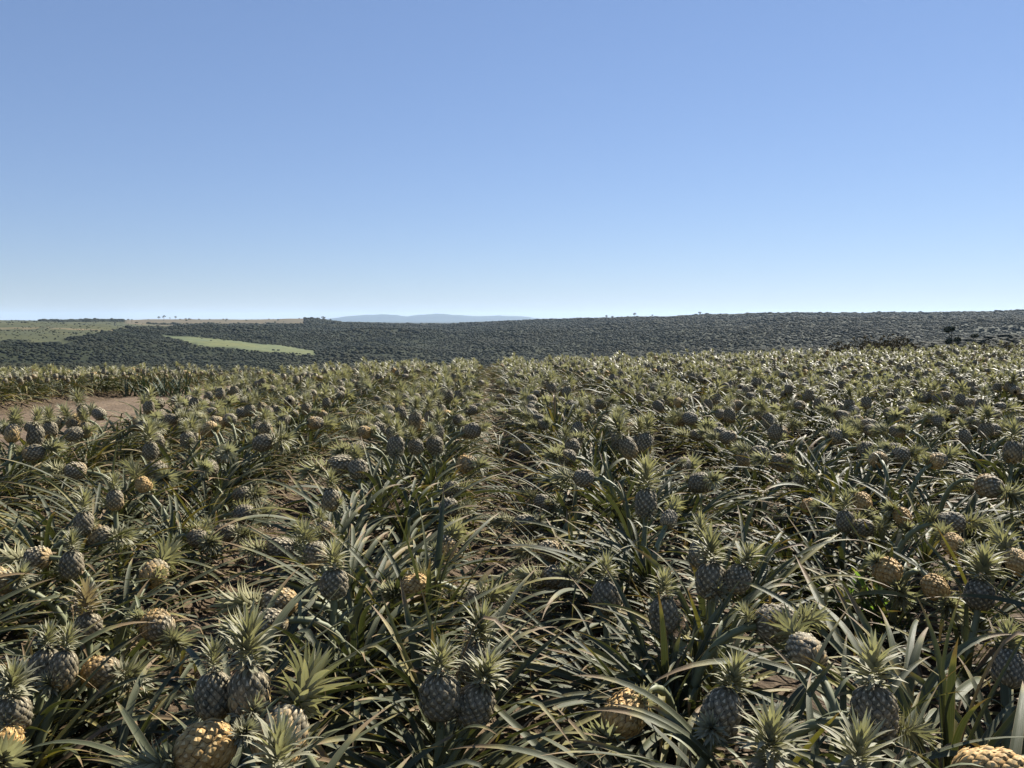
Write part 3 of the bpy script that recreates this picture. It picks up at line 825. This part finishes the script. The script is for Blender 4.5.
e = bpy.data.objects.new('dry_weed', None); COL.objects.link(e); e.location = (-12.4, 21.5, float(G(-12.4, 21.5)))
tag(e, 'tall straw-coloured dry weed sticking up beyond the track at far left', 'dry weed')
mb = MB(); rg = np.random.default_rng(3); n = 60
ribbons(mb, rg.normal(0, .12, (n, 3)) * [1, 1, 0], rg.uniform(0, 6.28, n), rg.uniform(.7, 1.45, n), rg.uniform(.1, .8, n), rg.uniform(.5, 1.05, n), rg.uniform(.012, .022, n), seg=7, cross=1, rnd=rg.random(n), age=np.full(n, .3))
link('leaves', mb.mesh('leaves', M_straw), e)
e = bpy.data.objects.new('dark_bush', None); COL.objects.link(e); e.location = (-8.9, 20.3, float(G(-8.9, 20.3)))
tag(e, 'dark green spiky bush growing at the end of the dirt track', 'bush')
mb = MB(); n = 150
ribbons(mb, rg.normal(0, .28, (n, 3)) * [1.4, 1, 0], rg.uniform(0, 6.28, n), rg.uniform(.5, 1.4, n), rg.uniform(.2, 1.2, n), rg.uniform(.45, .85, n), rg.uniform(.03, .05, n), seg=7, cross=2, rnd=rg.random(n), age=np.full(n, .2))
link('leaves', mb.mesh('leaves', M_darkleaf), e)

# ------------------------------------------------------------------ the land beyond
RK = np.array([33, 45, 80, 150, 220, 300, 450, 600, 800, 1000, 1300, 1600, 1900, 2400, 3200, 4500, 7000, 11000, 20000.])
CK = {
 -400: [380, 402, 416, 404, 392, 382, 366, 352, 341, 333, 325, 321, 319.5, 320, 321, 322, 322, 321, 321],
 0:    [380, 402, 416, 404, 392, 382, 364, 350, 340, 332, 325, 321, 320, 321, 322, 322, 322, 321, 321],
 100:  [380, 402, 416, 404, 392, 382, 364, 349, 339, 331, 325, 321, 319.5, 321, 322, 322, 322, 321, 321],
 170:  [380, 402, 416, 404, 392, 382, 366, 352, 341, 334, 328, 323.5, 321, 319.6, 321, 322, 322, 321, 321],
 240:  [380, 402, 416, 404, 392, 382, 370, 356, 345, 335, 328, 323.5, 321, 319.5, 321, 322, 322, 321, 321],
 310:  [380, 402, 416, 404, 392, 384, 372, 360, 351, 337, 327, 320.5, 319.6, 321, 322, 322, 322, 321, 321],
 350:  [380, 402, 416, 404, 392, 384, 372, 359, 348, 338, 329, 323.5, 323.5, 325, 325, 324, 324, 322, 321],
 430:  [380, 402, 416, 404, 392, 384, 370, 357, 346, 338, 330, 325, 324.5, 326, 325, 323.5, 324, 322, 321],
 550:  [380, 402, 414, 402, 390, 382, 367, 355, 344, 336, 327, 321, 320.5, 322, 323, 322, 322, 321, 321],
 650:  [380, 402, 412, 398, 386, 378, 363, 352, 342, 333, 324, 318, 318.5, 321, 322, 322, 322, 321, 321],
 800:  [380, 400, 410, 388, 372, 362, 352, 346, 339, 331, 322, 315, 314, 317, 313, 316, 320, 321, 321],
 900:  [376, 392, 396, 370, 356, 348, 346, 343, 337, 329, 320, 313.5, 315, 318, 318, 319, 321, 321, 321],
 1024: [372, 384, 384, 360, 348, 342, 343, 341, 335, 328, 319, 312, 314, 317, 318, 319, 321, 321, 321],
 1400: [372, 384, 384, 360, 346, 340, 342, 340, 335, 328, 319, 312, 314, 317, 318, 319, 321, 321, 321],
}
cxs = np.array(sorted(CK)); tab = np.array([CK[c] for c in cxs])
def landz(x, y):
    r = np.hypot(x, y); X = CX + F * x / np.maximum(y, r * .3)
    lr = np.log(r); lk = np.log(RK)
    k = np.clip(np.searchsorted(lk, lr) - 1, 0, len(RK) - 2)
    f = np.clip((lr - lk[k]) / (lk[k + 1] - lk[k]), 0, 1)
    c = np.clip(np.searchsorted(cxs, X) - 1, 0, len(cxs) - 2)
    g = np.clip((X - cxs[c]) / (cxs[c + 1] - cxs[c]), 0, 1); g = g * g * (3 - 2 * g)
    yy = (tab[c, k] * (1 - f) + tab[c, k + 1] * f) * (1 - g) + (tab[c + 1, k] * (1 - f) + tab[c + 1, k + 1] * f) * g
    h = EYE - (yy - HOR) / F * np.maximum(y, r * .3)
    amp = np.clip((r - 100) / 400, 0, 1)
    h = h + amp * ((fbm(x / 260, y / 260, 51, 4) - .5) * (9 + 30 * sstep(450, 600, r) * (1 - sstep(1100, 1400, r))) + (fbm(x / 60, y / 60, 61, 3) - .5) * 4) * np.clip(1.4 - r / 4000, .3, 1)
    return h
def pic(x, y, z):
    ya = np.maximum(y, 1); return CX + F * x / ya, HOR + F * (EYE - z) / ya
def cover(x, y, z):
    """0 bush, 1 pale pasture, 2 brown plateau, 3 rough grass"""
    X, Y = pic(x, y, z); r = np.hypot(x, y)
    w = (fbm(x / 60, y / 60, 71, 4) - .5) * 1.5
    top = np.interp(X, [160, 200, 240, 290, 316], [334, 337.5, 341, 347, 351])
    bot = np.interp(X, [160, 200, 230, 275, 316], [335.5, 345.5, 349, 352.5, 353.5])
    past = (X > 162) & (X < 315) & (Y > top + w) & (Y < bot + 3 * w) & (r > 560)
    plat = (X > 125) & (X < 305) & (r > 1500) & (Y < 324.5 + 5 * w)
    gr = (X < 175) & ~((X > 42) & (X < 142) & (r > 1700)) & (Y < 342 + 14 * w - np.clip((X - 50) / 7.5, 0, 20)) & (r > 500)
    return np.where(past, 1, np.where(plat, 2, np.where(gr, 3, 0)))
def build_land():
    az = np.radians(np.linspace(-62, 62, 420)); rr = np.exp(np.linspace(np.log(33), np.log(20000), 300))
    A, Rr = np.meshgrid(az, rr, indexing='xy')
    X = Rr * np.sin(A); Y = Rr * np.cos(A); Z = landz(X, Y)
    Z = np.where(Rr < 42, np.minimum(Z, G(X, Y) - .35), Z)
    w = len(az); i, j = np.meshgrid(np.arange(len(rr) - 1), np.arange(w - 1), indexing='ij'); k = (i * w + j).ravel()
    q = np.stack([k, k + 1, k + w + 1, k + w], -1)
    cv = cover(X, Y, Z)
    at = np.zeros(X.shape + (4,)); at[..., 3] = 1
    for c, colr in {0: (.017, .022, .009), 1: (.095, .112, .056), 2: (.098, .086, .058), 3: (.054, .060, .031)}.items():
        at[cv == c, :3] = colr
    # worn pale strips in the rough grass
    s = (cv == 3) & (np.abs(pic(X, Y, Z)[1] - (326 + 4 * fbm(X / 300, Y / 300, 5, 2) + np.clip((pic(X, Y, Z)[0] - 60) / 22, -1, 5))) < .7)
    at[s, :3] = (.12, .105, .065)
    mb = MB(); mb.add(np.stack([X, Y, Z], -1), q=q, at=at.reshape(-1, 4))
    m = N('hill_ground'); a = m.attr('att').outputs['Color']; p = m.n('ShaderNodeTexCoord').outputs['Object']
    n1 = m.noise(p, .02, 5, .65); n2 = m.noise(p, .12, 4, .65)
    c = m.mix(m.step(.35, .7, n1), a, m.mix(1., a, (1.35, 1.2, 1.0), 'MULTIPLY')); c = m.mix(m.math('MULTIPLY', m.step(.45, .65, n2), .4), c, m.mix(1., a, (.45, .52, .45), 'MULTIPLY'))
    return mb.mesh('hills', m.bsdf(c, .9, .1))
link('hills', build_land())['kind'] = 'structure'

m = N('bush_foliage'); p = m.n('ShaderNodeTexCoord').outputs['Object']; a0, a1, a2, _ = m.att()
fc = m.mix(a0, (.009, .015, .006), (.014, .022, .009)); fc = m.mix(m.math('MULTIPLY', m.step(.8, 1., a1), .6), fc, (.045, .038, .019))
fc = m.mix(m.math('MULTIPLY', m.noise(p, .9, 3, .7), .5), fc, (.026, .030, .011)); fc = m.mix(m.math('MULTIPLY', m.step(.40, .66, m.noise(p, .008, 5, .65)), .7), fc, (.034, .033, .013))
fc = m.mix(m.math('MULTIPLY', m.step(.45, .65, m.noise(p, .0045, 4, .6)), .6), fc, (.007, .012, .005))
M_bush = m.bsdf(fc, .85, .15, m.bump(m.noise(p, 1.1, 4, .8), 1., .8))

def forest():
    rg = np.random.default_rng(12); mb = MB()
    for (r0, r1, step, lod, big) in ((150, 520, 2.2, 1, 1.0), (520, 1000, 2.9, 1, 1.0), (1000, 1500, 3.8, 1, 1.), (1500, 2100, 5.0, 1, 1.)):
        n = int(.5 * (r1 ** 2 - r0 ** 2) * R(93) / step ** 2)
        r = np.sqrt(rg.uniform(r0 ** 2, r1 ** 2, n)); a = R(1) * rg.uniform(-47, 46, n)
        x = r * np.sin(a); y = r * np.cos(a); z = landz(x, y)
        X, Y = pic(x, y, z); cv = cover(x, y, z)
        lim = np.interp(X, [0, 512, 1024], [392, 384, 368])
        keep = (Y < lim) & (X > -330) & (X < 1300)
        dens = np.where(cv == 0, 1., np.where(cv == 3, .05, np.where(cv == 1, .004, .006)))
        dens = dens * np.where((cv == 3) & (Y > 330), 3.5, 1)
        clump = fbm(x / 45, y / 45, 81, 2); glade = sstep(.52, .62, fbm(x / 130, y / 130, 86, 4)); dens = np.where(cv == 0, dens * (1 - .72 * glade), dens); dens = np.where((cv == 0), np.where(clump < .36, .6, 1), dens)
        keep &= rg.random(n) < dens
        x, y, z, cv, X = x[keep], y[keep], z[keep], cv[keep], X[keep]; n = len(x)
        s = step * big * rg.uniform(.26, .62, n) * (.6 + .7 * fbm(x / 25, y / 25, 91, 2)) * (1 + .7 * (rg.random(n) < .06))
        s = np.where(cv == 3, s * .55, s)
        v, f = (I2 if lod == 2 else I1); m_ = len(v)
        V = v[None] * s[:, None, None] * rg.uniform(.72, 1.25, (n, m_, 1)) * np.array([1, 1, .52])
        V = V + np.stack([x, y, z + s * .25], -1)[:, None]
        at = np.ones((n, m_, 4)); at[..., 0] = rg.random(n)[:, None] * .8 + .2 * clump[keep][:, None]; at[..., 1] = rg.random(n)[:, None]
        mb.add(V, t=f[None] + (np.arange(n) * m_)[:, None, None], at=at)
    print('forest verts', mb.n)
    return mb.mesh('forest', M_bush)
tag(link('forest', forest()), 'dense dark green bushland covering the valley sides', 'forest', kind='stuff')

# distant blue mountains
def mountains():
    X = np.linspace(200, 760, 240)
    prof = np.interp(X, [200, 320, 345, 365, 385, 400, 408, 415, 435, 455, 480, 500, 520, 545, 600, 760],
                     [323, 320, 317.6, 316.4, 316.2, 317.0, 317.3, 316.6, 315.5, 316.4, 317.5, 317.0, 317.6, 318.8, 321, 323])
    prof = 317.3 + (prof - 317.3) * 1.5 - 1.1 + (fbm(X / 11, X * 0, 5, 4) - .5) * 1.6
    Y = 15000.; mb = MB(); rows = []
    for (dy, f) in ((-900, 1.6), (-600, .75), (-300, .35), (0, 0), (400, .3), (900, 1.6)):
        yy = Y + dy; top = EYE - (prof - HOR) / F * Y
        base = -60.
        h = np.where(True, top - (top - base) * min(f, 1.) + (fbm(X / 9, X * 0 + dy, 6, 3) - .5) * 25 * (f > 0), 0)
        rows.append(np.stack([(X - CX) / F * yy, yy + 0 * X, h], -1))
    V = np.stack(rows); w = len(X); k = (np.arange(len(rows) - 1)[:, None] * w + np.arange(w - 1)).ravel()
    mb.add(V, q=np.stack([k, k + 1, k + w + 1, k + w], -1))
    m = N('mountain_bush'); p = m.n('ShaderNodeTexCoord').outputs['Object']
    return mb.mesh('mountains', m.bsdf(m.mix(m.noise(p, .002, 4), (.015, .02, .015), (.03, .035, .025)), .9, .1))
link('mountains', mountains())['kind'] = 'structure'

m = N('tree_foliage'); a0, a1, a2, _ = m.att(); M_tree = m.bsdf(m.mix(a0, (.022, .030, .012), (.075, .08, .036)), .8, .15)
m = N('shrub_foliage'); a0, a1, a2, _ = m.att(); M_shrub = m.bsdf(m.mix(a0, (.030, .028, .015), (.075, .062, .034)), .8, .15, None, .15)
# trees one can tell apart
m = N('bark'); M_bark = m.bsdf(m.mix(m.noise(m.n('ShaderNodeTexCoord').outputs['Object'], 3), (.06, .045, .03), (.13, .10, .075)), .9)
def tree(X, r, h, label, shape='round', cat='tree', name='tree', group=None, seed=0, yfoot=None, dense=1.):
    rg = np.random.default_rng(seed + 77)
    u = (X - CX) / F; y = r / math.sqrt(1 + u * u); x = u * y
    z = float(landz(np.array([x]), np.array([y]))[0])
    h = h * (.72 if r > 1000 else 1)
    e = bpy.data.objects.new(name, None); COL.objects.link(e); e.location = (x, y, z)
    tag(e, label, cat, group)
    tb = MB(); cb = MB(); cents = []
    top = {'round': .62, 'two': .8, 'shrub': .4, 'cone': .85}[shape] * h
    tube(tb, [(0, 0, -.5), (.01 * h, 0, top * .3), (-.015 * h, .01 * h, top * .65), (.01 * h, 0, top)], [.035 * h, .028 * h, .02 * h, .01 * h], 7)
    nl = {'round': 7, 'two': 5, 'shrub': 9, 'cone': 8}[shape]
    for k in range(nl):
        a = k * GOLD + rg.uniform(0, 1); z0 = top * rg.uniform(.35, .8)
        if shape == 'two':
            z1, rad = [(h * .93, .02), (h * .90, .10), (h * .62, .20), (h * .56, .22), (h * .60, .10)][k][0], [.02, .10, .20, .22, .12][k] * h
        elif shape == 'shrub': z1, rad = h * rg.uniform(.4, .85), h * rg.uniform(.2, .62)
        elif shape == 'cone': z1 = h * (.25 + .7 * k / nl); rad = h * .22 * (1 - k / nl)
        else: z1, rad = h * rg.uniform(.55, .92), h * rg.uniform(.08, .34)
        c = np.array([math.cos(a) * rad, math.sin(a) * rad, z1]); cents.append(c)
        tube(tb, [(0, 0, min(z0, z1 * .7)), c * [.5, .5, 1] * [1, 1, .85], c], [.014 * h, .009 * h, .004 * h], 5)
    csz = {'round': .17, 'two': .105, 'shrub': .2, 'cone': .13}[shape] * h
    for c in cents:
        n = int(230 * dense); d = rg.normal(0, 1, (n, 3)); d /= np.linalg.norm(d, axis=1)[:, None]
        P = c + d * (rg.random((n, 1)) ** .45) * csz * rg.uniform(.75, 1.2) * [1, 1, .8]
        s = h * .022 * rg.uniform(.6, 1.5, n)
        A = rg.normal(0, 1, (n, 3)); A /= np.linalg.norm(A, axis=1)[:, None]; B = np.cross(A, rg.normal(0, 1, (n, 3))); B /= np.linalg.norm(B, axis=1)[:, None]
        V = np.stack([P - A * s[:, None], P + B * s[:, None] * .6, P + A * s[:, None], P - B * s[:, None] * .6], 1)
        at = np.ones((n, 4, 4)); at[..., 0] = rg.random(n)[:, None]; at[..., 1] = rg.random(n)[:, None] * .85
        cb.add(V, q=np.arange(n * 4).reshape(n, 4), at=at)
    link('trunk', tb.mesh('trunk', M_bark), e); link('crown', cb.mesh('crown', M_shrub if shape == 'shrub' else M_tree, False), e)
    return e
g = 'lone trees on the skyline'
tree(160, 2330, 13, 'small round tree on brown skyline ridge, leftmost of the group of four', group=g, seed=1)
tree(165, 2330, 16, 'tallest round tree on brown skyline ridge, second of the group of four', group=g, seed=2)
tree(171, 2350, 8, 'tiny tree on brown skyline ridge, third of the group of four', group=g, seed=3)
tree(176.5, 2350, 12, 'round tree on brown skyline ridge, rightmost of the group of four', group=g, seed=4)
g = 'trees on the wooded knoll'
for k, (X_, r_, h_, lab) in enumerate([(307, 1610, 9, 'thin small tree at left end of wooded knoll left of blue mountains'), (311.5, 1620, 10, 'slim tree second from left on wooded knoll left of blue mountains'),
        (318, 1610, 9, 'low round tree mid knoll, left of its broadest tree'), (324, 1600, 13, 'broadest dark tree on knoll left of blue mountains'), (331, 1600, 8, 'low tree at right end of knoll left of blue mountains')]):
    tree(X_, r_, h_, lab, group=g, seed=10 + k)
g = 'trees on the middle skyline'
for k, (X_, h_, lab) in enumerate([(606, 11, 'broad round tree on skyline, left of two right of blue mountains'), (612, 9, 'low tree leaning on broad round skyline tree right of blue mountains'), (634, 12, 'broad tree on skyline, right of two right of blue mountains'), (652, 8, 'small tree on skyline just right of the broad pair'), (699, 12, 'dark tree where the right ridge skyline starts rising')]):
    tree(X_, 1620, h_, lab, group=g, seed=20 + k)
tree(951, 170, 6.6, 'lone dark tree with two separate leaf clumps, against the right hillside', 'two', seed=31, dense=1.6)
tree(975, 175, 4.6, 'smaller dark tree right of the lone two-clump tree', 'two', seed=32)
g = 'shrubs beyond the right end of the field'
for k, (X_, r_, h_, lab) in enumerate([(858, 62, 1.6, 'low brown-green shrub beyond field edge, leftmost at right'), (880, 60, 3.3, 'broad brown-green shrub beyond field edge, left of lone tree'), (897, 64, 3.5, 'tallest brown-green shrub beyond field edge, left of lone tree'),
        (925, 66, 2.9, 'thin shrub beyond the field edge just left of lone tree'), (1000, 70, 2.6, 'low shrub beyond the field edge right of lone tree')]):
    tree(X_, r_, h_ * 1.3, lab, 'shrub', 'shrub', 'shrub', g, seed=40 + k)

# ------------------------------------------------------------------ haze
def haze():
    zs = (-75., 190.)
    x0, x1, y0, y1 = -23000., 23000., -400., 22500.
    V = [(x, y, z) for z in zs for x, y in ((x0, y0), (x1, y0), (x1, y1), (x0, y1))]
    q = [(3, 2, 1, 0), (4, 5, 6, 7), (0, 1, 5, 4), (1, 2, 6, 5), (2, 3, 7, 6), (3, 0, 4, 7)]
    mb = MB(); mb.add(V, q=q)
    m = N('haze'); m.t.nodes
    pv = m.n('ShaderNodeVolumePrincipled'); pv.inputs['Color'].default_value = (.56, .75, 1.0, 1)
    pv.inputs['Density'].default_value = HAZE; pv.inputs['Anisotropy'].default_value = .2
    m.t.links.new(pv.outputs[0], m.out.inputs['Volume'])
    o = link('haze', mb.mesh('haze', m.m, False)); tag(o, 'thin pale blue haze over the valley', 'haze', kind='stuff')
HAZE = 4.2e-5
haze()

# ------------------------------------------------------------------ light
SUN_AZ, SUN_EL = 38., 39.
d = Vector((math.sin(R(SUN_AZ)) * math.cos(R(SUN_EL)), math.cos(R(SUN_AZ)) * math.cos(R(SUN_EL)), math.sin(R(SUN_EL))))
sl = bpy.data.lights.new('sun', 'SUN'); sl.energy = 5.0; sl.angle = R(.53); sl.color = (1, .94, .84)
so = bpy.data.objects.new('sun', sl); COL.objects.link(so); so.rotation_mode = 'QUATERNION'; so.rotation_quaternion = d.to_track_quat('Z', 'Y')
so.location = (0, 0, 50)
w = bpy.data.worlds.new('World'); SC.world = w; w.use_nodes = True
nt = w.node_tree; nt.nodes.clear()
sky = nt.nodes.new('ShaderNodeTexSky'); sky.sky_type = 'NISHITA'; sky.sun_disc = False
sky.sun_elevation = R(SUN_EL); sky.sun_rotation = R(SUN_AZ); sky.altitude = 100; sky.air_density = 1.0; sky.dust_density = 0.0; sky.ozone_density = 3.2
bg = nt.nodes.new('ShaderNodeBackground'); bg.inputs[1].default_value = .077
ow = nt.nodes.new('ShaderNodeOutputWorld'); mxs = nt.nodes.new('ShaderNodeMix'); mxs.data_type = 'RGBA'; mxs.blend_type = 'MULTIPLY'; mxs.inputs[0].default_value = 1; mxs.inputs[7].default_value = (.645, .785, 1.175, 1); nt.links.new(sky.outputs[0], mxs.inputs[6]); gm = nt.nodes.new('ShaderNodeGamma'); gm.inputs[1].default_value = .65; nt.links.new(mxs.outputs[2], gm.inputs[0]); nt.links.new(gm.outputs[0], bg.inputs[0]); nt.links.new(bg.outputs[0], ow.inputs[0])

vs_ = SC.view_settings; vs_.view_transform = 'Standard'; vs_.look = 'None'; vs_.exposure = 1.3; vs_.gamma = 1; vs_.use_curve_mapping = False
SC.render.engine = 'CYCLES'
cy = SC.cycles
cy.max_bounces = 5; cy.diffuse_bounces = 2; cy.glossy_bounces = 2; cy.transmission_bounces = 3; cy.volume_bounces = 1; cy.transparent_max_bounces = 4
cy.use_denoising = True
